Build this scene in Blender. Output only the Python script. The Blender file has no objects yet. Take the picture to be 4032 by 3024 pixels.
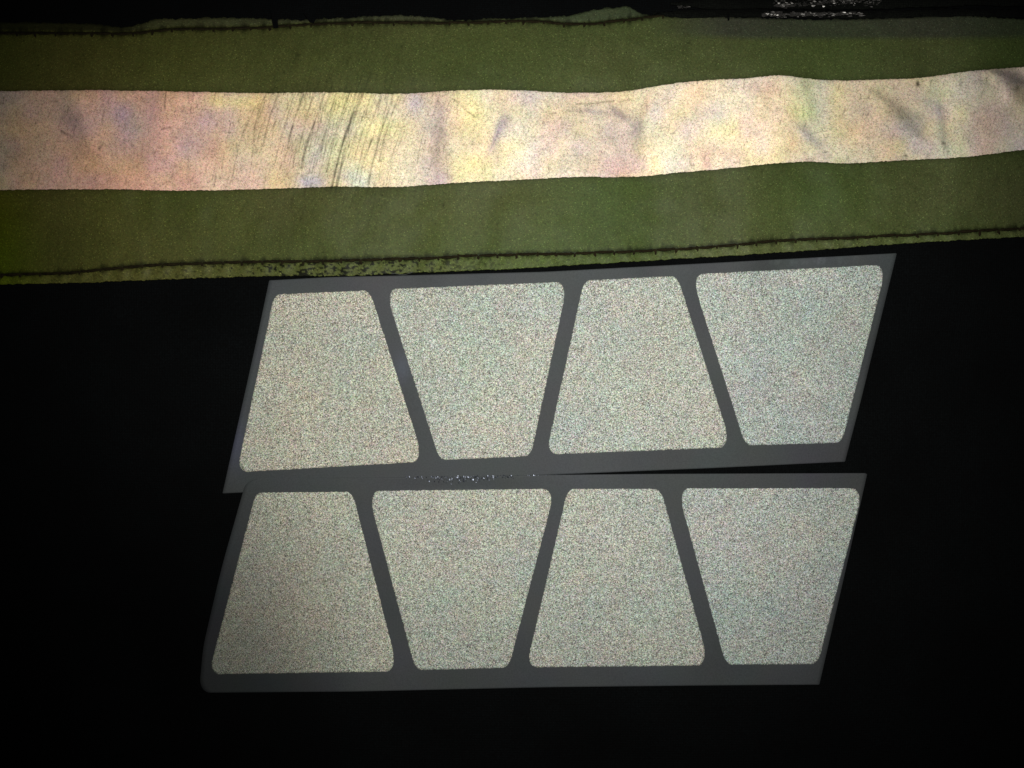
import bpy, math, random
import numpy as np
from mathutils import Vector

random.seed(7); rng = np.random.default_rng(11)
S = bpy.context.scene; COL = S.collection

# ------------------------------------------------------------------ camera, world, light, exposure
W = 0.302; K = W/4032.0; D = 0.24          # frame width in metres, metres per photo pixel, camera height
cam = bpy.data.objects.new('camera', bpy.data.cameras.new('camera')); COL.objects.link(cam)
cam.location = (0, 0, D); cam.rotation_euler = (0, 0, 0)
cam.data.sensor_width = 36; cam.data.lens = 36*D/W
cam.data.clip_start = 0.01; cam.data.clip_end = 10
S.camera = cam
world = bpy.data.worlds.new('World'); S.world = world; world.use_nodes = True
bg = world.node_tree.nodes['Background']; bg.inputs[0].default_value = (.8, .9, 1, 1); bg.inputs[1].default_value = 0.0006
# the phone's flash, a few millimetres beside the lens
lamp = bpy.data.lights.new('flash_lamp', 'SPOT'); lamp.energy = 2.95; lamp.color = (1, .985, .95)
lamp.spot_size = math.radians(100); lamp.spot_blend = 1.0; lamp.shadow_soft_size = 0.0022
lo = bpy.data.objects.new('flash_lamp', lamp); COL.objects.link(lo)
lo.location = (0.013, 0.022, D-.005)
lo.rotation_euler = (Vector((0.016, 0.028, 0)) - lo.location).to_track_quat('-Z', 'Y').to_euler()
S.view_settings.view_transform = 'Standard'; S.view_settings.look = 'None'
S.view_settings.exposure = 0; S.view_settings.gamma = 1; S.view_settings.use_curve_mapping = False
S.render.engine = 'CYCLES'

# ------------------------------------------------------------------ the lie of the cloth
def gs(x, c, s): return np.exp(-((x-c)/s)**2)
def sm(x, a, b):
    t = np.clip((x-a)/(b-a), 0, 1); return t*t*(3-2*t)
def height(px, py):
    """height of the jacket cloth in metres; px, py count in frame pixels over the cloth"""
    px = np.asarray(px, float); py = np.asarray(py, float)
    h = 0.0012*np.sin(px/900+.5)*np.cos(py/1100)
    band = 1-sm(py, 950, 1300)
    # soft cross folds in the sewn tape
    for c, s, a, k in ((1690, 90, -.0011, .12), (2000, 70, -.0008, .25), (2530, 80, -.0015, -.08), (2960, 120, .0016, .05),
                       (3200, 90, -.0016, .22), (3640, 110, -.0011, .15), (3820, 110, .0013, .1), (1300, 140, .0008, -.1), (950, 120, -.0006, .1), (420, 200, .0009, .1)):
        h = h + band*a*gs(px + k*(py-500), c, s)
    h = h - .020*sm(px, 3500, 4700)**1.3*(1-sm(py, 900, 1800)*.5)      # falls away on the right
    h = h - .022*sm(-px, -500, 700) - .010*(1-sm(py, -200, 420))*(1-sm(px, 200, 1900))                                   # and on the left
    h = h - .020*sm(-py, -330, 500)                                   # and beyond the tape
    h = h - .044*sm(-px, -1420, -480)*sm(py, 1750, 2750); h = h - .007*sm(px, 2900, 3900)*sm(py, 1000, 1500)               # lower left corner droops
    h = h - .004*sm(py, 2600, 3400)
    return h
def P(px, py, lift=0.0):
    z = height(px, py) + lift
    f = (D-z)/D
    return np.stack([(np.asarray(px)-2016)*K*f, (1512-np.asarray(py))*K*f, z*np.ones_like(f)], -1)

# ------------------------------------------------------------------ material helpers
def newmat(name):
    m = bpy.data.materials.new(name); m.use_nodes = True
    nt = m.node_tree; return m, nt, nt.nodes['Principled BSDF']
def nd(nt, typ, **kw):
    n = nt.nodes.new(typ)
    for k, v in kw.items(): setattr(n, k, v)
    return n
def mixc(nt, blend, fac, a, b):
    n = nd(nt, 'ShaderNodeMix', data_type='RGBA', blend_type=blend, clamp_result=False)
    for i, v in ((0, fac), (6, a), (7, b)):
        if hasattr(v, 'links'): nt.links.new(v, n.inputs[i])
        else: n.inputs[i].default_value = v
    return n.outputs[2]
def ramp(nt, src, stops):
    r = nd(nt, 'ShaderNodeValToRGB'); nt.links.new(src, r.inputs[0]); e = r.color_ramp.elements
    while len(e) < len(stops): e.new(.5)
    for el, (p, c) in zip(e, stops):
        el.position = p; el.color = (*c, 1) if len(c) == 3 else c
    return r.outputs[0]
def noise(nt, vec, scale, detail=2, rough=.5, dist=0, off=0):
    n = nd(nt, 'ShaderNodeTexNoise'); n.inputs['Scale'].default_value = scale; n.inputs['Detail'].default_value = detail
    n.inputs['Roughness'].default_value = rough; n.inputs['Distortion'].default_value = dist
    if off:
        m = nd(nt, 'ShaderNodeMapping'); m.inputs[1].default_value = (off, off*.7, off*1.3); nt.links.new(vec, m.inputs[0]); vec = m.outputs[0]
    nt.links.new(vec, n.inputs['Vector']); return n
g3 = lambda v: (v, v, v)
def bead_mat(name, base, grain, chroma, patch, scale, tint=False, rough=.75, bump=.0, grain2=1.0):
    """glass bead coating: every bead sends back its own amount and slight colour of light"""
    m, nt, b = newmat(name)
    tc = nd(nt, 'ShaderNodeTexCoord').outputs['Object']
    v1 = nd(nt, 'ShaderNodeTexVoronoi'); v1.inputs['Scale'].default_value = scale; nt.links.new(tc, v1.inputs['Vector'])
    sep = nd(nt, 'ShaderNodeSeparateColor'); nt.links.new(v1.outputs['Color'], sep.inputs[0])
    gr = ramp(nt, sep.outputs[0], grain)
    n2 = noise(nt, tc, scale*.33, 3, .75)
    gr2 = ramp(nt, n2.outputs[0], ((.33, g3(1-.45*grain2)), (.5, g3(1.0)), (.7, g3(1+.3*grain2))))
    c = mixc(nt, 'MULTIPLY', 1, gr, gr2)
    # bead colour
    hsv = nd(nt, 'ShaderNodeCombineColor', mode='HSV'); nt.links.new(sep.outputs[1], hsv.inputs[0])
    hsv.inputs[1].default_value = chroma; hsv.inputs[2].default_value = 1.0
    c = mixc(nt, 'MULTIPLY', 1, c, hsv.outputs[0])
    # faint drifting interference colours
    n3 = noise(nt, tc, 420, 5, .8)
    bal = mixc(nt, 'MIX', patch, (.5, .5, .5, 1), n3.outputs['Color'])
    bal = mixc(nt, 'ADD', 1, bal, bal)
    c = mixc(nt, 'MULTIPLY', 1, c, bal)
    n4 = noise(nt, tc, 45, 3, .6, off=3.1)
    bal2 = mixc(nt, 'MIX', patch*.45, (.5, .5, .5, 1), n4.outputs['Color'])
    bal2 = mixc(nt, 'ADD', 1, bal2, bal2)
    c = mixc(nt, 'MULTIPLY', 1, c, bal2)
    c = mixc(nt, 'MULTIPLY', 1, c, (*base, 1))
    if tint:
        a = nd(nt, 'ShaderNodeVertexColor', layer_name='tint')
        c = mixc(nt, 'MULTIPLY', 1, c, a.outputs[0])
    nt.links.new(c, b.inputs['Base Color'])
    b.inputs['Roughness'].default_value = rough; b.inputs['Specular IOR Level'].default_value = .12
    if bump:
        bp = nd(nt, 'ShaderNodeBump'); bp.inputs['Strength'].default_value = bump; bp.inputs['Distance'].default_value = .0002
        nt.links.new(n2.outputs[0], bp.inputs['Height']); nt.links.new(bp.outputs[0], b.inputs['Normal'])
    return m

M = {}
M['silver'] = bead_mat('silver_bead_cloth', (1.05, 1.0, .90), ((.0, g3(.5)), (.25, g3(.88)), (.7, g3(1.0)), (1, g3(1.15))), .10, .07, 4300, True, grain2=.55)
M['sticker'] = bead_mat('reflective_sticker_face', (.452, .475, .410), ((.0, g3(.12)), (.3, g3(.6)), (.75, g3(1.1)), (1, g3(1.7))), .16, .12, 5000, True, grain2=.7)
M['lime'] = bead_mat('lime_vinyl', (.118, .138, .040), ((.0, g3(.7)), (.4, g3(.93)), (.95, g3(1.08)), (1, g3(2.2))), .08, .09, 4300, True, .6, .15, grain2=.5)

def fabric_mat(name, col, sc, spec=.08):
    m, nt, b = newmat(name)
    tc = nd(nt, 'ShaderNodeTexCoord').outputs['Object']
    w1 = nd(nt, 'ShaderNodeTexWave', bands_direction='X'); w2 = nd(nt, 'ShaderNodeTexWave', bands_direction='Y')
    for w in (w1, w2):
        w.inputs['Scale'].default_value = sc; w.inputs['Distortion'].default_value = .6; w.inputs['Detail'].default_value = 1
        nt.links.new(tc, w.inputs['Vector'])
    h = mixc(nt, 'MULTIPLY', 1, w1.outputs[0], w2.outputs[0])
    n = noise(nt, tc, 30, 5, .65); nf = noise(nt, tc, 1800, 2, .6, off=2)
    c = mixc(nt, 'MULTIPLY', 1, ramp(nt, n.outputs[0], ((.3, g3(.55)), (.7, g3(1.5)))), (*col, 1))
    c = mixc(nt, 'MULTIPLY', 1, c, ramp(nt, nf.outputs[0], ((.3, g3(.4)), (.7, g3(1.7)))))
    c = mixc(nt, 'MULTIPLY', .5, c, ramp(nt, h, ((0, g3(.6)), (1, g3(1.8)))))
    nt.links.new(c, b.inputs['Base Color'])
    b.inputs['Roughness'].default_value = .95; b.inputs['Specular IOR Level'].default_value = spec
    bp = nd(nt, 'ShaderNodeBump'); bp.inputs['Strength'].default_value = .5; bp.inputs['Distance'].default_value = .0002
    nt.links.new(h, bp.inputs['Height']); nt.links.new(bp.outputs[0], b.inputs['Normal'])
    return m
M['cloth'] = fabric_mat('black_cloth', (.0009, .0012, .0013), 420)
M['flap'] = fabric_mat('black_flap_cloth', (.0020, .0024, .0017), 420)

m, nt, b = newmat('matte_grey_vinyl')
tc = nd(nt, 'ShaderNodeTexCoord').outputs['Object']
n = noise(nt, tc, 55, 4, .6); nf = noise(nt, tc, 2500, 2, .6, off=1)
c = mixc(nt, 'MIX', .12, (.5, .5, .5, 1), n.outputs['Color']); c = mixc(nt, 'ADD', 1, c, c)
c = mixc(nt, 'MULTIPLY', 1, c, (.0500, .0545, .0565, 1))
c = mixc(nt, 'MULTIPLY', 1, c, ramp(nt, nf.outputs[0], ((.3, g3(.88)), (.7, g3(1.12)))))
a = nd(nt, 'ShaderNodeVertexColor', layer_name='tint'); c = mixc(nt, 'MULTIPLY', 1, c, a.outputs[0])
nt.links.new(c, b.inputs['Base Color']); b.inputs['Roughness'].default_value = .6; b.inputs['Specular IOR Level'].default_value = .1
M['backing'] = m

def plain(name, col, rough=.8, metal=0, spec=.1, nscale=900):
    m, nt, b = newmat(name)
    tc = nd(nt, 'ShaderNodeTexCoord').outputs['Object']
    n = noise(nt, tc, nscale, 3, .6)
    c = mixc(nt, 'MULTIPLY', 1, ramp(nt, n.outputs[0], ((.3, g3(.55)), (.7, g3(1.4)))), (*col, 1))
    nt.links.new(c, b.inputs['Base Color']); b.inputs['Roughness'].default_value = rough
    b.inputs['Metallic'].default_value = metal; b.inputs['Specular IOR Level'].default_value = spec
    return m
M['thread'] = plain('dark_thread', (.0105, .0080, .0028), .9)
M['foil'] = plain('crumpled_foil', (.30, .29, .27), .52, 1, .5, 2500)
M['glint'] = plain('scuffed_gloss', (.20, .22, .27), .45, 1, .5, 2500)
M['loose'] = plain('grey_fibre', (.05, .055, .05), .8)

# ------------------------------------------------------------------ object helpers
def mesh_obj(name, verts, faces, mat, parent=None, tint=None, smooth=True):
    me = bpy.data.meshes.new(name); me.from_pydata([tuple(v) for v in verts], [], faces); me.update()
    if smooth: me.polygons.foreach_set('use_smooth', [True]*len(me.polygons))
    if tint is not None:
        at = me.color_attributes.new('tint', 'FLOAT_COLOR', 'POINT')
        t = np.ones((len(verts), 4), dtype=np.float32); t[:, :3] = np.clip(tint, 0, 4)
        at.data.foreach_set('color', t.ravel())
    me.materials.append(mat)
    o = bpy.data.objects.new(name, me); COL.objects.link(o)
    if parent: o.parent = parent
    return o
def thing(name, label, cat, group=None):
    o = bpy.data.objects.new(name, None); COL.objects.link(o); o['label'] = label; o['category'] = cat
    o.empty_display_size = .02
    if group: o['group'] = group
    return o
def grid_faces(nu, nv, off=0):
    i, j = np.meshgrid(np.arange(nu-1), np.arange(nv-1), indexing='ij'); a = i*nv+j+off
    return np.stack([a, a+1, a+nv+1, a+nv], -1).reshape(-1, 4).tolist()
def vnoise(x, seed, step):
    """smooth 1-D value noise"""
    r = np.random.default_rng(seed).uniform(-1, 1, 4000); t = (np.asarray(x)+3000)/step; i = np.floor(t).astype(int); f = t-i; f = f*f*(3-2*f)
    return r[i % 4000]*(1-f)+r[(i+1) % 4000]*f
def vnoise2(x, y, seed, sx, sy):
    r = np.random.default_rng(seed).uniform(-1, 1, (512, 512)); tx = (x+6000)/sx; ty = (y+6000)/sy
    i = np.floor(tx).astype(int); j = np.floor(ty).astype(int); fx = tx-i; fy = ty-j; fx = fx*fx*(3-2*fx); fy = fy*fy*(3-2*fy)
    g = lambda a, b: r[a % 512, b % 512]
    return (g(i, j)*(1-fx)+g(i+1, j)*fx)*(1-fy)+(g(i, j+1)*(1-fx)+g(i+1, j+1)*fx)*fy
def curve(pts):
    X = np.array([p[0] for p in pts], float); Y = np.array([p[1] for p in pts], float)
    m = np.gradient(Y, X)
    s0 = (Y[1]-Y[0])/(X[1]-X[0]); s1 = (Y[-1]-Y[-2])/(X[-1]-X[-2])
    def f(x):
        x = np.asarray(x, float); k = np.clip(np.searchsorted(X, x)-1, 0, len(X)-2); hh = X[k+1]-X[k]; t = (x-X[k])/hh
        y = ((2*t**3-3*t**2+1)*Y[k]+(t**3-2*t**2+t)*hh*m[k]+(-2*t**3+3*t**2)*Y[k+1]+(t**3-t**2)*hh*m[k+1])
        y = np.where(x < X[0], Y[0]+.3*s0*(x-X[0]), y); return np.where(x > X[-1], Y[-1]+.6*s1*(x-X[-1]), y)
    return f

# ------------------------------------------------------------------ curves of the sewn tape
lime_top = curve([(0,87),(346,93),(500,103),(560,92),(600,80),(728,73),(1060,73),(1213,79),(1300,72),(1400,68),(1473,62),(1716,70),(1785,80),(1924,73),(2166,66),(2270,55),(2340,38),(2410,31),(2478,28),(2527,54),(2600,64),(2800,66),(3000,72),(3400,75),(3600,68),(3760,62),(4032,75)])
lime_bot = curve([(0,1120),(346,1112),(693,1098),(1040,1088),(1350,1086),(1646,1074),(1993,1060),(2340,1039),(2660,1020),(3117,991),(3602,956),(4032,932)])
silver_top = curve([(0,359),(346,355),(651,359),(970,366),(1350,364),(1577,369),(1785,357),(1958,353),(2270,365),(2478,357),(2582,340),(2660,328),(2805,315),(2944,308),(3082,297),(3152,305),(3256,315),(3464,313),(3637,305),(3810,281),(4032,263)])
silver_bot = curve([(0,748),(139,746),(485,746),(693,750),(970,746),(1178,740),(1300,735),(1577,735),(1785,721),(2062,707),(2270,697),(2513,695),(2660,681),(2840,665),(3048,644),(3186,636),(3325,643),(3533,632),(3810,617),(4032,589)])
st_top = curve([(0,127),(300,129),(540,128),(658,114),(901,111),(1081,104),(1178,97),(1317,89),(1646,87),(1785,87),(1993,82),(2132,82),(2235,93),(2340,90),(2478,75),(2560,64)])
st_bot = curve([(0,1081),(243,1074),(395,1060),(624,1041),(901,1033),(1350,1023),(1646,1015),(1993,1001),(2340,994),(2660,979),(3117,944),(3394,932),(3672,918),(4032,897)])
X0, X1 = -700, 4732

# scratches that run across the tape: (points), width, depth
scr = []
def scratch(x, y, dx, dy, w, d): scr.append((x, y, dx, dy, w, d))
for x, y, L, w, d in ((1462,285,470,5,.75),(1432,330,420,4,.6),(1385,345,330,3.5,.55),(1195,372,210,4,.7),(1240,480,180,5,.7),(1395,440,300,5,.8),(1340,350,250,3.5,.5),
                      (1570,380,260,4,.6),(1545,400,330,3.5,.55),(1500,380,340,3.5,.5),(1095,372,200,3.5,.6),(1045,372,160,3,.5),(1265,300,300,3.5,.6),(1310,330,240,3,.45)):
    scratch(x, y, -.30*L, L, w, d)
for i in range(240):
    x = random.gauss(1330, 185); y = random.uniform(110, 560); L = random.uniform(130, 480); a = random.uniform(.22, .40)
    scratch(x, y, -a*L, L, random.uniform(1.4, 2.2), random.uniform(.2, .6))
for i in range(420):
    x = random.uniform(-100, 4100); y = random.uniform(300, 740); L = random.uniform(8, 30); a = random.uniform(-.1, .5)
    scratch(x, y, -a*L, L, random.uniform(2.0, 3.2), random.uniform(.15, .5))
for i in range(130):
    x = random.uniform(-100, 4100); y = random.uniform(300, 740); L = random.uniform(10, 32)
    scratch(x, y, L, random.uniform(-.3, .3)*L, random.uniform(2.0, 3.0), random.uniform(.15, .45))
for i in range(26):
    x = random.gauss(1450, 170); y = random.uniform(700, 930); L = random.uniform(40, 150)
    scratch(x, y, -.35*L, L, random.uniform(2.5, 3.5), random.uniform(.15, .4))
scratch(1788, 392, 82, 68, 4, .5); scratch(2270, 410, 90, -4, 3.5, .5); scratch(2365, 403, 50, -4, 3.5, .6); scratch(2440, 401, 45, -9, 4, .6)
scratch(2230, 437, 60, 2, 4, .5); scratch(655, 360, -6, 75, 3.5, .6); scratch(240, 515, 45, 25, 5, .5); scratch(410, 440, -8, 40, 4, .6); scratch(390, 585, 14, -16, 6, .8); scratch(640, 508, 30, -6, 5, .6)
scratch(850, 695, -6, 40, 3.5, .6); scratch(2160, 655, 4, 25, 3, .5); scratch(1010, 868, 30, -8, 7, .7); scratch(705, 935, 14, 5, 6, .8); scratch(676, 972, 6, 1, 6, .7)
scratch(3785, 310, -3, 30, 7, .7); scratch(3613, 330, 1, 3, 9, .9); scratch(1745, 805, 5, 10, 6, .8); scratch(2712, 166, 2, 3, 9, .9); scratch(1173, 216, 1, 2, 7, .9); scratch(1582, 183, 2, 4, 6, .8)
scratch(3715, 562, 1, 2, 8, .8); scratch(3565, 612, 2, 2, 6, .6); scratch(4005, 345, 1, 2, 8, .7); scratch(2692, 745, 20, -10, 5, .5)
def scratch_map(px, py):
    m = np.ones_like(px)
    for x, y, dx, dy, w, d in scr:
        bb = (px > min(x, x+dx)-25) & (px < max(x, x+dx)+25) & (py > min(y, y+dy)-15) & (py < max(y, y+dy)+15)
        if not bb.any(): continue
        X = px[bb]-x; Y = py[bb]-y; L2 = dx*dx+dy*dy; t = np.clip((X*dx+Y*dy)/L2, 0, 1)
        L = math.sqrt(L2); bow = 8*np.sin(t*math.pi)*(L/300)
        ex = X-t*dx+bow; ey = Y-t*dy
        brk = .75+.35*vnoise(Y+x*7, int(x) % 97, 14)
        m[bb] *= 1-np.clip(.85*d*np.exp(-(ex*ex+ey*ey)/(w*w))*brk, 0, .95)
    return m

# ------------------------------------------------------------------ black jacket cloth
xs = np.linspace(-2600, 6600, 300); ys = np.linspace(-1500, 4600, 220)
gx, gy = np.meshgrid(xs, ys, indexing='ij')
cl = mesh_obj('black_cloth', P(gx.ravel(), gy.ravel(), -.0002), grid_faces(300, 220), M['cloth'])
cl['kind'] = 'structure'; cl['label'] = 'black woven jacket cloth everything lies on'

# ------------------------------------------------------------------ lime and silver tape
trim = thing('reflective_tape', 'wide lime yellow tape with a scratched silver reflective stripe sewn across the black cloth', 'reflective tape')
def sheet_between(f0, f1, nu, nv, lift, jit0=0, jit1=0, x0=X0, x1=X1, thick=.0004, wave=None):
    u = np.linspace(x0, x1, nu); v = np.linspace(0, 1, nv)
    a = f0(u); bb = f1(u)
    if jit0: a = a+jit0*(vnoise(u, 3, 9)+.6*vnoise(u, 4, 31)+.5*vnoise(u, 14, 5))
    if jit1: bb = bb+jit1*(vnoise(u, 5, 8)+.6*vnoise(u, 6, 27)+.5*vnoise(u, 16, 5))
    px = np.repeat(u[:, None], nv, 1); py = a[:, None]*(1-v)+bb[:, None]*v
    L = lift+0*px
    if wave is not None: L = L+wave(px, py)
    V = P(px.ravel(), py.ravel(), L.ravel()); F = grid_faces(nu, nv)
    n0 = len(V)
    # edges turned down
    for col in (0, nv-1):
        E = P(px[:, col], py[:, col], L[:, col]-thick); b0 = len(V); V = np.vstack([V, E])
        for i in range(nu-1):
            F.append([i*nv+col, (i+1)*nv+col, b0+i+1, b0+i])
    extra = np.concatenate([np.stack([px[:, c], py[:, c]], -1) for c in (0, nv-1)])
    PX = np.concatenate([px.ravel(), extra[:, 0]]); PY = np.concatenate([py.ravel(), extra[:, 1]])
    return V, F, PX, PY

def groove(px, py):
    g = -.00035*np.exp(-((py-st_bot(px))/11)**2)
    g += -.00035*np.exp(-((py-st_top(px))/11)**2)*(px < 2570)
    # puckering between the stitches
    g += .00025*np.exp(-((py-st_bot(px)-26)/22)**2)*np.cos(px/80*2*math.pi)
    g += .0002*vnoise2(px, py, 21, 60, 60)
    for c, w, k, a in ((1270, 80, .0, .5), (2540, 45, .05, .8), (2760, 60, .0, .6), (3520, 90, .2, .7), (2050, 110, .2, .5), (3330, 60, 0, .6), (3120, 50, .1, .5)):
        g += a*.0011*w/60*gs(px+k*(py-900), c, w)*sm(py-silver_bot(px), 8, 120)*sm(st_bot(px)-py, 22, 120)
    return g
V, F, PX, PY = sheet_between(lime_top, lime_bot, 1360, 270, .0007, 3.0, 1.8, wave=groove, thick=.0008)
t = np.ones((len(PX), 3))
s = scratch_map(PX, PY); t *= (1-(1-s)*.6)[:, None]
# ground-in grime along both seams, a thin darker line against the silver
for f, a, w in ((st_bot, .78, 9), (st_top, .85, 9)):
    d = PY-f(PX); wob = w*(1+.5*vnoise(PX, 31, 23)+.5*vnoise(PX, 33, 9)+.8*np.maximum(0, np.cos(PX/80*2*math.pi))**4)
    k = a*np.exp(-(d/wob)**2)*((PX < 2580) if f is st_top else 1)
    t *= (1-k)[:, None]*np.array([1.0, 1.0, 1.0])
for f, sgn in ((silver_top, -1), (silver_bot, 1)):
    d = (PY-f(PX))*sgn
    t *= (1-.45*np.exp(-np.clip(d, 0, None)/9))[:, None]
# speckled wear below the lower seam
z = sm(PX, 500, 1000)*(1-sm(PX, 1500, 2100)); spk = vnoise2(PX, PY, 41, 11, 7)+.6*vnoise2(PX, PY, 42, 5, 5)+.35*vnoise2(PX, PY, 43, 120, 30)
low = sm(PY-st_bot(PX), 2, 14)
t *= (1-low*(.30+.62*z)*sm(spk, .42-.25*z, .8-.25*z))[:, None]
spk2 = vnoise2(PX, PY, 51, 7, 7)*vnoise2(PX, PY, 52, 9, 8)
t *= (1-.55*sm(spk2, .52, .75))[:, None]
# stained greyer belt under the top right edge, browner top seam allowance
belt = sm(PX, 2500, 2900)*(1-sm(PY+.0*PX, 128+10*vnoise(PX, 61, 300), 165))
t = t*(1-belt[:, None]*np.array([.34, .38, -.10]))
up = (1-sm(PY-st_top(PX), -14, -2))*(PX < 2580); t = t*(1-up[:, None]*np.array([.15, .15, -.35])); t *= (1-.62*up*(1-sm(PX, 470, 640)))[:, None]; t *= (1-.55*(1-sm(PY-lime_top(PX), 0, 10)))[:, None];
lowm = low; t = t*(1+lowm[:, None]*np.array([.25, .22, .25]))
# weathered hue drift: fresh yellow at the far left, greener to the right
gl = (1-sm(PX, -100, 260))*sm(PY, 500, 900)
t = t*(1+gl[:, None]*np.array([-.1, .15, -.95]))
dr = vnoise2(PX, PY, 71, 420, 260); t = t*(1+dr[:, None]*np.array([.16, .02, .22]))
t *= (1+.09*vnoise2(PX, PY, 73, 210, 180)+.06*vnoise2(PX, PY, 74, 60, 50)+.05*vnoise2(PX, PY, 75, 14, 200))[:, None]; t = t*(1+(1-sm(PX, 200, 1500))[:, None]*np.array([.16, 0, -.22])); r_ = sm(PX, 1200, 2600); t = t*(1+r_[:, None]*np.array([-.04, .04, .12]))
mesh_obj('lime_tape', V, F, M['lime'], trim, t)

CREASE = ((1738, .9, -.06, 400, 780, 26), (1965, .6, -.35, 460, 720, 18), (1700, .5, .2, 330, 480, 24), (2525, .8, -.16, 320, 540, 16), (2500, .9, .05, 460, 720, 28),
          (2440, .5, .9, 400, 520, 18), (2785, .4, 0, 540, 700, 18), (3170, .7, .2, 290, 480, 24), (3200, .7, .8, 490, 650, 24), (3540, 1.0, .9, 370, 570, 42), (3705, .8, .12, 400, 640, 22),
          (3960, 1.0, .6, 250, 420, 42), (2230, .6, .1, 480, 740, 60), (1180, .6, -.3, 540, 780, 40), (620, .5, -.2, 370, 720, 60), (330, .6, .3, 350, 640, 50))
def sil_wave(px, py):
    # shallow buckles of the glued stripe, one side rising over the other
    L = .00012*vnoise2(px, py, 22, 90, 130)
    for c, a_, k, lo_, hi_, w in CREASE:
        e = sm(py, lo_-30, lo_+50)*(1-sm(py, hi_-50, hi_+30))
        L = L+a_*e*(.00085*w/26)*(gs(px-k*(py-(lo_+hi_)/2), c, w))
    return L
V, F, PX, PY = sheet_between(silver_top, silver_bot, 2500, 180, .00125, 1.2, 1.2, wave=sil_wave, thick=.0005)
# colour along the stripe; light fall-off is painted into its darker left end
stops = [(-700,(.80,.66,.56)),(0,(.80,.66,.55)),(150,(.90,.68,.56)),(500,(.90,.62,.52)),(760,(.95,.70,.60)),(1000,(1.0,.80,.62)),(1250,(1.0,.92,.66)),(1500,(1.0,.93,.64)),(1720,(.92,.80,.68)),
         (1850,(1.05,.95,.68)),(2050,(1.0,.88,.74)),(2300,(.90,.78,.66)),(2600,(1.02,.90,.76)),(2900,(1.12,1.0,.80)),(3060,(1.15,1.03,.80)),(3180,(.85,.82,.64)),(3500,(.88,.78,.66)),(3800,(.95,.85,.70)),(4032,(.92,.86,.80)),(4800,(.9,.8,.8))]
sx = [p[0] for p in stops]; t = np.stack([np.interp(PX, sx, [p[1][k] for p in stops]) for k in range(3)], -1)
def blob(cx, cy, w, h, ang, rgb, amt):
    """an iridescent patch of the bead layer, the dark ones with crease shading painted in: pulls the tint towards rgb"""
    global t
    a = math.radians(ang); X = PX-cx; Y = PY-cy; u = X*math.cos(a)+Y*math.sin(a); v = -X*math.sin(a)+Y*math.cos(a)
    wob = 1+.35*vnoise2(PX, PY, int(cx+cy) % 300, 40, 40)
    k = amt*np.exp(-((u/w)**2+(v/h)**2)*wob); t = t*(1-k[:, None])+np.array(rgb)*k[:, None]
PU = (.62, .50, .66); LB = (.58, .66, .85); YE = (1.15, 1.05, .52); WH = (1.22, 1.12, .92); GN = (.70, .82, .60); GY = (.50, .48, .45); PE = (1.1, .78, .56); PK = (.95, .62, .60)
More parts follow.
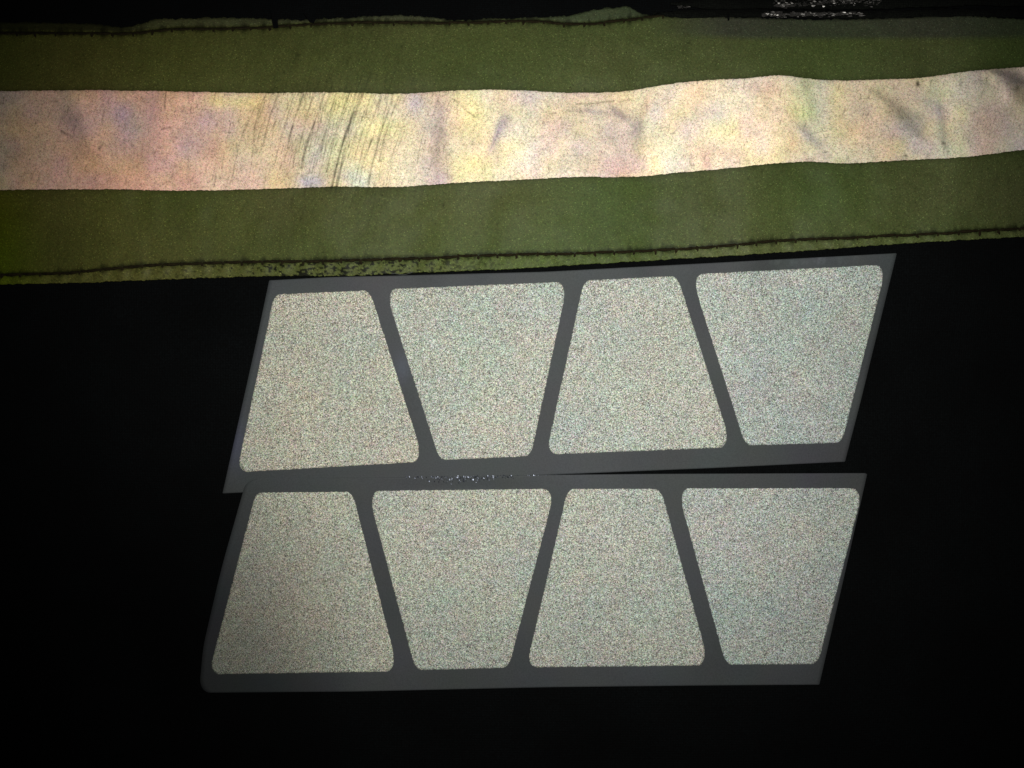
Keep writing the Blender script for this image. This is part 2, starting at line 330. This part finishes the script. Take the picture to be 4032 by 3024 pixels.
for bl in ((2500,560,26,120,4,(.60,.52,.48),.35),(1960,600,16,90,8,(.70,.58,.60),.45),(2530,440,12,40,20,(.62,.5,.42),.5),(1745,520,16,150,-8,(.58,.48,.52),.5),(3170,500,12,60,-30,(.58,.6,.52),.4),(3560,440,130,22,33,(.44,.42,.42),.5),(3705,480,14,120,-10,(.48,.5,.52),.5),(3880,330,70,16,20,(.45,.42,.4),.45),(950,520,120,90,0,(.80,.66,.58),.3),(420,640,120,60,0,(.85,.58,.48),.35),(2700,640,80,30,0,WH,.4),(2200,690,200,10,0,WH,.4),(1450,500,120,160,20,(1.08,1.0,.62),.35),(1270,620,30,100,12,(.72,.68,.62),.35),(40,430,80,120,0,(.60,.55,.46),.4),(60,620,90,60,0,(.66,.55,.42),.5),(200,640,90,110,10,PK,.5),(280,480,60,40,20,(.62,.44,.44),.5),(480,450,70,60,0,(.66,.54,.66),.5),(520,520,50,60,60,(.62,.55,.72),.4),
           (800,480,60,70,0,(.80,.60,.78),.6),(700,600,90,60,0,(.85,.60,.62),.4),(850,680,90,50,0,(1.1,.85,.66),.6),(950,400,120,30,0,(1.12,.98,.55),.6),(1060,430,70,50,20,(.85,.65,.5),.4),
           (560,700,90,40,0,(1.1,.78,.6),.6),(880,400,50,30,0,YE,.4),(1180,540,60,50,0,GN,.35),(1235,640,45,70,15,(.72,.60,.82),.65),(1215,715,60,30,0,LB,.75),(1180,480,60,40,0,PK,.3),(1090,620,100,70,0,(1.0,.85,.72),.4),
           (1330,400,90,40,0,YE,.6),(1480,430,90,60,70,YE,.5),(1370,560,70,60,0,(.95,1.0,.66),.4),(1400,700,60,50,0,(.85,1.05,1.0),.5),(1345,690,40,30,0,LB,.35),(1500,660,120,50,0,WH,.4),(1550,470,40,60,0,(.9,1.0,.6),.35),
           (1640,400,34,45,0,(.62,.64,.80),.65),(1720,500,26,90,80,PU,.1),(1725,560,34,120,-6,(.66,.53,.60),.7),(1735,690,34,50,0,(.78,.58,.78),.7),(1860,470,60,120,0,YE,.55),(1820,640,50,60,0,YE,.3),
           (1955,535,14,75,22,(.55,.44,.58),.8),(1990,470,40,22,-40,(.66,.52,.58),.55),(2060,390,80,30,0,(.85,.68,.70),.5),(2150,440,90,60,0,(.86,.76,.66),.4),(2060,640,70,70,0,WH,.5),(2200,620,80,60,0,(1.05,.95,.85),.4),
           (2320,435,110,13,8,(.60,.48,.56),.6),(2440,450,70,15,38,(.52,.42,.52),.7),(2510,505,22,50,10,(.50,.44,.55),.75),(2410,560,90,70,0,(.82,.68,.66),.55),(2440,655,100,50,0,(.95,.66,.64),.65),(2300,400,100,25,0,(1.12,1.0,.66),.4),
           (2545,410,20,70,18,(.95,.64,.5),.6),(2600,620,70,70,0,WH,.5),(2660,450,60,70,0,(1.12,1.0,.78),.4),(2740,470,50,70,0,(.98,.80,.78),.5),(2780,640,22,45,-5,(.98,.66,.66),.75),(2860,560,70,60,0,(1.15,1.05,.7),.4),(2900,620,60,40,0,(1.0,.76,.74),.4),
           (2960,350,90,25,-5,(.95,.70,.62),.5),(3000,360,60,40,0,(.92,.70,.72),.4),(3020,575,50,45,0,(1.35,1.26,.95),.8),(3060,480,40,80,10,WH,.35),(3160,360,45,60,0,(.62,.70,.55),.6),(3165,445,40,40,0,(.80,1.0,.55),.6),(3190,400,30,50,0,(.66,.74,.62),.4),
           (3190,545,75,20,38,(.62,.62,.70),.8),(3230,600,90,30,30,(.72,.76,.66),.5),(3120,560,25,30,0,PE,.5),(3370,540,70,60,0,PE,.45),(3300,440,80,50,0,(.92,.84,.6),.3),(3520,450,90,35,35,(.50,.46,.48),.7),(3560,500,60,60,0,(.55,.54,.52),.6),(3440,400,80,50,0,(.75,.64,.55),.4),
           (3660,400,60,25,35,(.52,.52,.58),.5),(3700,520,26,90,-8,(.56,.62,.66),.7),(3720,590,60,35,0,(.70,.82,.80),.6),(3620,570,40,40,0,(.66,.60,.72),.4),(3860,420,100,70,0,(1.0,.88,.68),.4),(3940,560,90,40,0,(1.0,.84,.74),.4),
           (4010,320,70,30,25,(.28,.27,.30),.9),(3930,285,90,14,12,(.40,.38,.38),.8),(4060,370,60,40,0,(.45,.42,.42),.6),(3800,300,50,30,0,(.8,.72,.62),.3)):
    blob(*bl)  # dark patches along the folds also hold painted crease shading
g_ = t.mean(1)[:, None]*np.array([1.08, 1.0, .86]); w_ = (.34*sm(PX, 900, 1300))[:, None]; t = t*(1-w_)+g_*w_
m5 = vnoise2(PX, PY, 88, 70, 50)+.6*vnoise2(PX, PY, 89, 30, 24); t *= (1+.055*m5)[:, None]
# blotchy interference colours of the old coating
n1 = vnoise2(PX, PY, 81, 95, 120); n2 = vnoise2(PX, PY, 82, 60, 70); n3 = vnoise2(PX, PY, 83, 26, 34); n4 = vnoise2(PX, PY, 84, 12, 16)
t = t*(1+.08*n1[:, None]*np.array([.3, -.6, -1.])+.07*n2[:, None]*np.array([.6, .8, -1.0])+.06*n3[:, None]*np.array([1, .6, .9])+.05*n4[:, None])
lum = vnoise2(PX, PY, 85, 7, 9)+vnoise2(PX, PY, 86, 4, 12); t *= (1-.10*sm(lum, .4, 1.4))[:, None]
t *= scratch_map(PX, PY)[:, None]
vv = (PY-silver_top(PX)); bb = silver_bot(PX)-PY
t *= (1-.35*np.exp(-np.clip(vv, 0, None)/5)*np.array([[.6], [.9], [1.]]).T.repeat(len(PX), 0).mean(1))[:, None]
t = .80*t*(t/np.maximum(.2, .86))**.25
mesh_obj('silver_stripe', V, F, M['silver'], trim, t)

# sewing thread sunk in the two seams: short stitches with a dark hole at each end
def stitching(f, x0, x1, step, rad, name):
    V = []; F = []; x = x0; k = 0
    while x < x1:
        L = step*random.uniform(.9, 1.08); n = 14; base = len(V)
        drop = random.uniform(-2, 2)
        for i in range(n+1):
            tt = i/n; xx = x+tt*L; yy = float(f(xx))+drop+2.5*math.sin(tt*math.pi)+random.uniform(-.8, .8)
            r = rad*(.25+.75*math.sin(tt*math.pi)**.5)*random.uniform(.8, 1.15)
            if i in (0, n): yy += random.uniform(3, 7)
            z0 = .00062+.00022*math.sin(tt*math.pi)
            for a in range(8):
                an = 2*math.pi*a/8
                V.append((xx+math.cos(an)*0, yy+math.cos(an)*r, z0+math.sin(an)*r*K*.8))
        for i in range(n):
            for a in range(8):
                F.append([base+i*8+a, base+i*8+(a+1) % 8, base+(i+1)*8+(a+1) % 8, base+(i+1)*8+a])
        # needle hole with its knot
        c = len(V); hx = x+L; hy = float(f(hx))+random.uniform(4, 10); rr = rad*random.uniform(.9, 1.7)
        V.append((hx, hy, .00095))
        for a in range(9):
            an = 2*math.pi*a/9; q = rr*random.uniform(.6, 1.4); V.append((hx+math.cos(an)*q*.7, hy+math.sin(an)*q*1.2, .00072))
        for a in range(9): F.append([c, c+1+a, c+1+(a+1) % 9])
        x += L; k += 1
    A = np.array(V)
    return mesh_obj(name, P(A[:, 0], A[:, 1], A[:, 2]), F, M['thread'], trim)
stitching(st_bot, X0, X1, 80, 6.0, 'stitching')
stitching(st_top, X0, 2570, 78, 5.5, 'stitching')
# black cloth tabs of the seam that lap over the top edge
def tab(pts, name='seam_tab'):
    A = np.array([(x, y) for x, y in pts]); n = len(A); top = P(A[:, 0], A[:, 1], .0016); bot = P(A[:, 0], A[:, 1], .0002)
    mesh_obj(name, np.vstack([top, bot]), [list(range(n))]+[[i, (i+1) % n, n+(i+1) % n, n+i] for i in range(n)], M['cloth'], trim, smooth=False)
tab([(1066,40),(1098,40),(1094,85),(1096,108),(1088,111),(1078,110),(1072,88)])
tab([(1195,50),(1260,50),(1244,76),(1236,90),(1222,88),(1214,80)])
tab([(2862,56),(2874,56),(2872,80),(2866,82)])

# ------------------------------------------------------------------ folded cloth edge with glittering worn crests (top right)
fold = thing('cloth_fold', 'crumpled black cloth fold with two glittering worn silver crests above the tape', 'cloth fold')
def roll(cx, r, x0, x1, lift, name, mat, seed, nu=420, nv=18, jit=2.5):
    u = np.linspace(x0, x1, nu); a = np.linspace(-.15*math.pi, 1.15*math.pi, nv); V = []
    taper = sm(u, x0, x0+160)
    for i, x in enumerate(u):
        yy = cx(x); rr = r*(.25+.75*taper[i])*(1+.18*vnoise(x, seed, 120))
        for j, an in enumerate(a):
            V.append((x, yy-math.cos(an)*rr+jit*vnoise(x+97*j, seed+1, 14), lift+math.sin(an)*rr*K*.75+.00012*vnoise(x+57*j, seed+2, 20)))
    A = np.array(V); return mesh_obj(name, P(A[:, 0], A[:, 1], A[:, 2]), grid_faces(nu, nv), mat, fold)
f1 = lambda x: 54+5*vnoise(x, 90, 400)+0*x
f2 = lambda x: 14+6*vnoise(x, 91, 400)-.010*(x-2700)
f3 = lambda x: -60+6*vnoise(x, 92, 500)-.01*(x-2700)
roll(f1, 16, 2570, X1, .0004, 'folded_layer', M['flap'], 100)
roll(f2, 24, 2640, X1, .0010, 'folded_layer', M['flap'], 110)
roll(f3, 50, 2500, X1, .0012, 'folded_layer', M['flap'], 120)
def crumple(x0, x1, yf, hw, lift, name, mat, parent, seed, dens=1.0, tilt=.55, cell=7):
    """ragged strip of tiny tilted facets"""
    r = random.Random(seed); V = []; F = []; n = int((x1-x0)*2*hw/(cell*cell)*dens)
    for i in range(n):
        tt = r.random(); x = x0+tt*(x1-x0); env = (math.sin(math.pi*tt)**.35)*(.55+.45*float(vnoise(x, seed, 60)))
        if r.random() > .25+.75*env+.2*float(vnoise(x, seed+5, 25)): continue
        y = float(yf(x))+r.gauss(0, .45)*hw; s_ = cell*r.uniform(.35, 1.1)
        gx_, gy_ = r.gauss(0, tilt), r.gauss(0, tilt); c = len(V); a0 = r.random()*6.28; m_ = r.choice((3, 4, 4))
        for k in range(m_):
            an = a0+k*2*math.pi/m_+r.uniform(-.4, .4); ex = math.cos(an)*s_*1.9; ey = math.sin(an)*s_*.6
            V.append((x+ex, y+ey, lift+(ex*gx_+ey*gy_)*K))
        F.append(list(range(c, c+m_)))
    A = np.array(V); return mesh_obj(name, P(A[:, 0], A[:, 1], A[:, 2]), F, mat, parent, smooth=False)
crumple(3005, 3400, lambda x: 57+0*x-.004*(x-3000), 9, .00175, 'worn_crest', M['foil'], fold, 5, 2.2, .5, 6)
crumple(3050, 3470, lambda x: 12-.014*(x-3050)+4*math.sin(x/60), 15, .0024, 'worn_crest', M['foil'], fold, 6, 2.6, .62, 7)
crumple(2665, 2715, lambda x: 28, 10, .0022, 'worn_crest', M['foil'], fold, 9, .9, .9, 6)

# ------------------------------------------------------------------ sticker sheets
def bez(p0, p1, p2, n):
    t_ = np.linspace(0, 1, n)[:, None]; return (1-t_)**3*p0+3*(1-t_)**2*t_*(p0*.42+p1*.58)+3*(1-t_)*t_**2*(p1*.58+p2*.42)+t_**3*p2
def rounded(corners, tang, dens=7.0):
    """corners in order, tang[i] = (length on the incoming edge, length on the outgoing edge)"""
    C = [np.array(c, float) for c in corners]; n = len(C); pieces = []
    ins, outs = [], []
    for i in range(n):
        a = C[i-1]-C[i]; b_ = C[(i+1) % n]-C[i]
        ins.append(C[i]+a/np.linalg.norm(a)*tang[i][0]); outs.append(C[i]+b_/np.linalg.norm(b_)*tang[i][1])
    for i in range(n):
        pieces.append(bez(ins[i], C[i], outs[i], 14)[:-1])
        a, b_ = outs[i], ins[(i+1) % n]; m_ = max(2, int(np.linalg.norm(b_-a)/dens)); pieces.append((a+(b_-a)*np.linspace(0, 1, m_)[:, None])[:-1])
    return np.vstack(pieces)
def slab(outline, liftf, thick, rings, name, mat, parent, tintf=None, jit=0, seed=1):
    o = outline.copy(); n = len(o); c = o.mean(0)
    o0 = outline
    if jit:
        r = np.random.default_rng(seed); o = o+r.normal(0, jit, o.shape)
    ts = np.linspace(1, 0.02, rings)**.9; pts = [o]
    for k in range(1, rings): pts.append(c+(o0-c)*ts[k])
    A = np.vstack(pts+[c[None]]); L = liftf(A[:, 0], A[:, 1]); V = P(A[:, 0], A[:, 1], L); F = []
    for k in range(rings-1):
        for i in range(n):
            j = (i+1) % n; F.append([k*n+i, (k+1)*n+i, (k+1)*n+j, k*n+j])
    for i in range(n): F.append([(rings-1)*n+i, rings*n, (rings-1)*n+(i+1) % n])
    b0 = len(V); V = np.vstack([V, P(o[:, 0], o[:, 1], L[:n]-thick)])
    for i in range(n): F.append([i, (i+1) % n, b0+(i+1) % n, b0+i])
    A2 = np.vstack([A, o]); tt = np.ones((len(V), 3)) if tintf is None else tintf(A2[:, 0], A2[:, 1])
    ob = mesh_obj(name, V, F, mat, parent, tt); return ob
OB = (22, 40); # obtuse: base, side
AC = (48, 100)
def quad(tl, tr, br, bl, wide_bottom):
    # order TL -> TR -> BR -> BL ; incoming/outgoing tangent lengths
    if wide_bottom: tg = [(38, 24), (24, 50), (100, 50), (45, 62)]
    else: tg = [(100, 46), (46, 86), (40, 26), (24, 42)]
    return rounded([tl, tr, br, bl], tg)
up_out = np.vstack([rounded([(1060,1104),(1307,1091),(1573,1085),(2150,1070),(3531,997),(3389,1579),(3327,1818),(2805,1843),(2150,1870),(1500,1915),(959,1939),(876,1943),(1006,1360)],
                            [(4,4),(30,30),(40,40),(40,40),(5,5),(30,30),(4,4),(40,40),(40,40),(40,40),(10,10),(3,3),(40,40)])])
lo_out = rounded([(972,1883),(1560,1880),(2150,1870),(2593,1866),(3415,1863),(3327,2256),(3226,2696),(2783,2699),(2150,2706),(1400,2723),(783,2728),(800,2545),(870,2243)],
                 [(40,60),(30,30),(30,30),(40,40),(14,8),(60,60),(3,3),(60,60),(60,60),(60,60),(46,60),(40,40),(80,80)])
def lift_up(x, y): return .0005+0*x+.0002*sm(y, 1700, 1850)*0
def lift_lo(x, y):
    return .0006+.00055*(1-sm(y, 1890, 2050))*(1-sm(x, 1900, 2400)*.4)+.0005*gs(x, 1800, 260)*(1-sm(y, 1868, 1925))
def tint_backing(px, py):
    t_ = np.ones((len(px), 3))
    # rubbed bloom in the top half, scuffs
    sc = vnoise2(px, py, 131, 260, 200)
    t_ *= (1+.10*sc)[:, None]
    k = gs(px, 3180, 160)*(1-sm(py, 1030, 1050))*np.clip(vnoise2(px, py, 132, 9, 40), 0, 1); t_ *= (1+.8*k)[:, None]
    k = np.exp(-(((px-1585)/28)**2+((py-1450)/55)**2)); t_ *= 1+k[:, None]*np.array([.25, .3, .5])
    k = np.exp(-(((px-925)/50)**2+((py-1740)/110)**2)); t_ *= 1+k[:, None]*np.array([.2, .2, .6])
    return t_
def sheet(label, outline, lf, quads, seed):
    root = thing('sticker_sheet', label, 'sticker sheet', 'reflective sticker sheets on the black cloth')
    slab(outline, lf, .00022, 70, 'backing_sheet', M['backing'], root, tint_backing)
    for i, (q, wb) in enumerate(quads):
        def tf(px, py, i=i):
            k = vnoise2(px, py, 140+seed+i, 180, 150); k2 = vnoise2(px, py, 150+seed+i, 45, 45)
            return 1+.07*k[:, None]*np.array([1, .5, .2])+.05*k2[:, None]*np.array([-.4, .7, .6])+((-.07, -.02, 0, .05)[i])*np.array([-.6, 0, .8])
        slab(quad(*q, wb), lambda x, y: lf(x, y)+.00018, .00014, 46, 'reflective_sticker', M['sticker'], root, tf, .7, seed*10+i)
    return root
upper = sheet('upper grey sheet of four silver reflective stickers, tucked against the lime tape', up_out, lift_up, [
    (((1080,1160),(1456,1143),(1671,1818),(932,1860)), True),
    (((1514,1139),(2236,1109),(2090,1796),(1731,1812)), False),
    (((2299,1105),(2667,1086),(2882,1761),(2150,1790)), True),
    (((2720,1080),(3492,1042),(3315,1743),(2935,1754)), False)], 1)
lower = sheet('lower grey sheet of four silver reflective stickers, lapping over the other sheet', lo_out, lift_lo, [
    (((1007,1940),(1387,1936),(1569,2644),(821,2655)), True),
    (((1447,1933),(2186,1925),(2003,2629),(1636,2639)), False),
    (((2236,1925),(2602,1925),(2794,2620),(2072,2628)), True),
    (((2666,1923),(3400,1922),(3220,2615),(2858,2617)), False)], 5)
# buckled glossy edge of the lower sheet where it laps
def lapz(x, y): return .0006+.00055+.0005
def crumple_on(x0, x1, yf, spread, lf, n, seed, tilt, cell, parent, name='buckled_edge'):
    r = random.Random(seed); V = []; F = []
    for i in range(n):
        x = min(max(r.gauss((x0+x1)/2, (x1-x0)/4), x0), x1); y = yf(x)+abs(r.gauss(0, 1))*spread*(.35+.65*math.exp(-((x-1790)/120)**2))
        s_ = cell*r.uniform(.4, 1.1); a_, b_ = r.gauss(0, tilt), r.gauss(0, tilt); c_ = len(V); z0 = float(lf(np.array(x), np.array(y)))+.00006
        for ex, ey in ((-.6*s_, -s_), (.5*s_, -.8*s_), (.7*s_, s_), (-.4*s_, .9*s_)):
            V.append((x+ex, y+ey, z0+(ex*a_+ey*b_)*K))
        F.append([c_, c_+1, c_+2, c_+3])
    A = np.array(V); return mesh_obj(name, P(A[:, 0], A[:, 1], A[:, 2]), F, M['glint'], parent, smooth=False)
crumple_on(1600, 2020, lambda x: 1877-.006*(x-1590), 12, lift_lo, 210, 3, .5, 3.2, lower)
crumple_on(1680, 2190, lambda x: 1875-.010*(x-1680), 3, lift_lo, 45, 4, .35, 2.4, lower)

# loose fibre at the cloth edge between tape and upper sheet
pts = [(1540,1078),(1556,1077),(1572,1080),(1586,1082),(1600,1080),(1614,1075),(1626,1071)]
V = []; F = []
for i, (x, y) in enumerate(pts):
    for a in range(6):
        an = a*math.pi/3; V.append((x, y+1.6*math.cos(an), .0006+1.6*K*math.sin(an)))
for i in range(len(pts)-1):
    for a in range(6): F.append([i*6+a, i*6+(a+1) % 6, (i+1)*6+(a+1) % 6, (i+1)*6+a])
A = np.array(V); o = mesh_obj('loose_thread', P(A[:, 0], A[:, 1], A[:, 2]), F, M['loose'], trim)
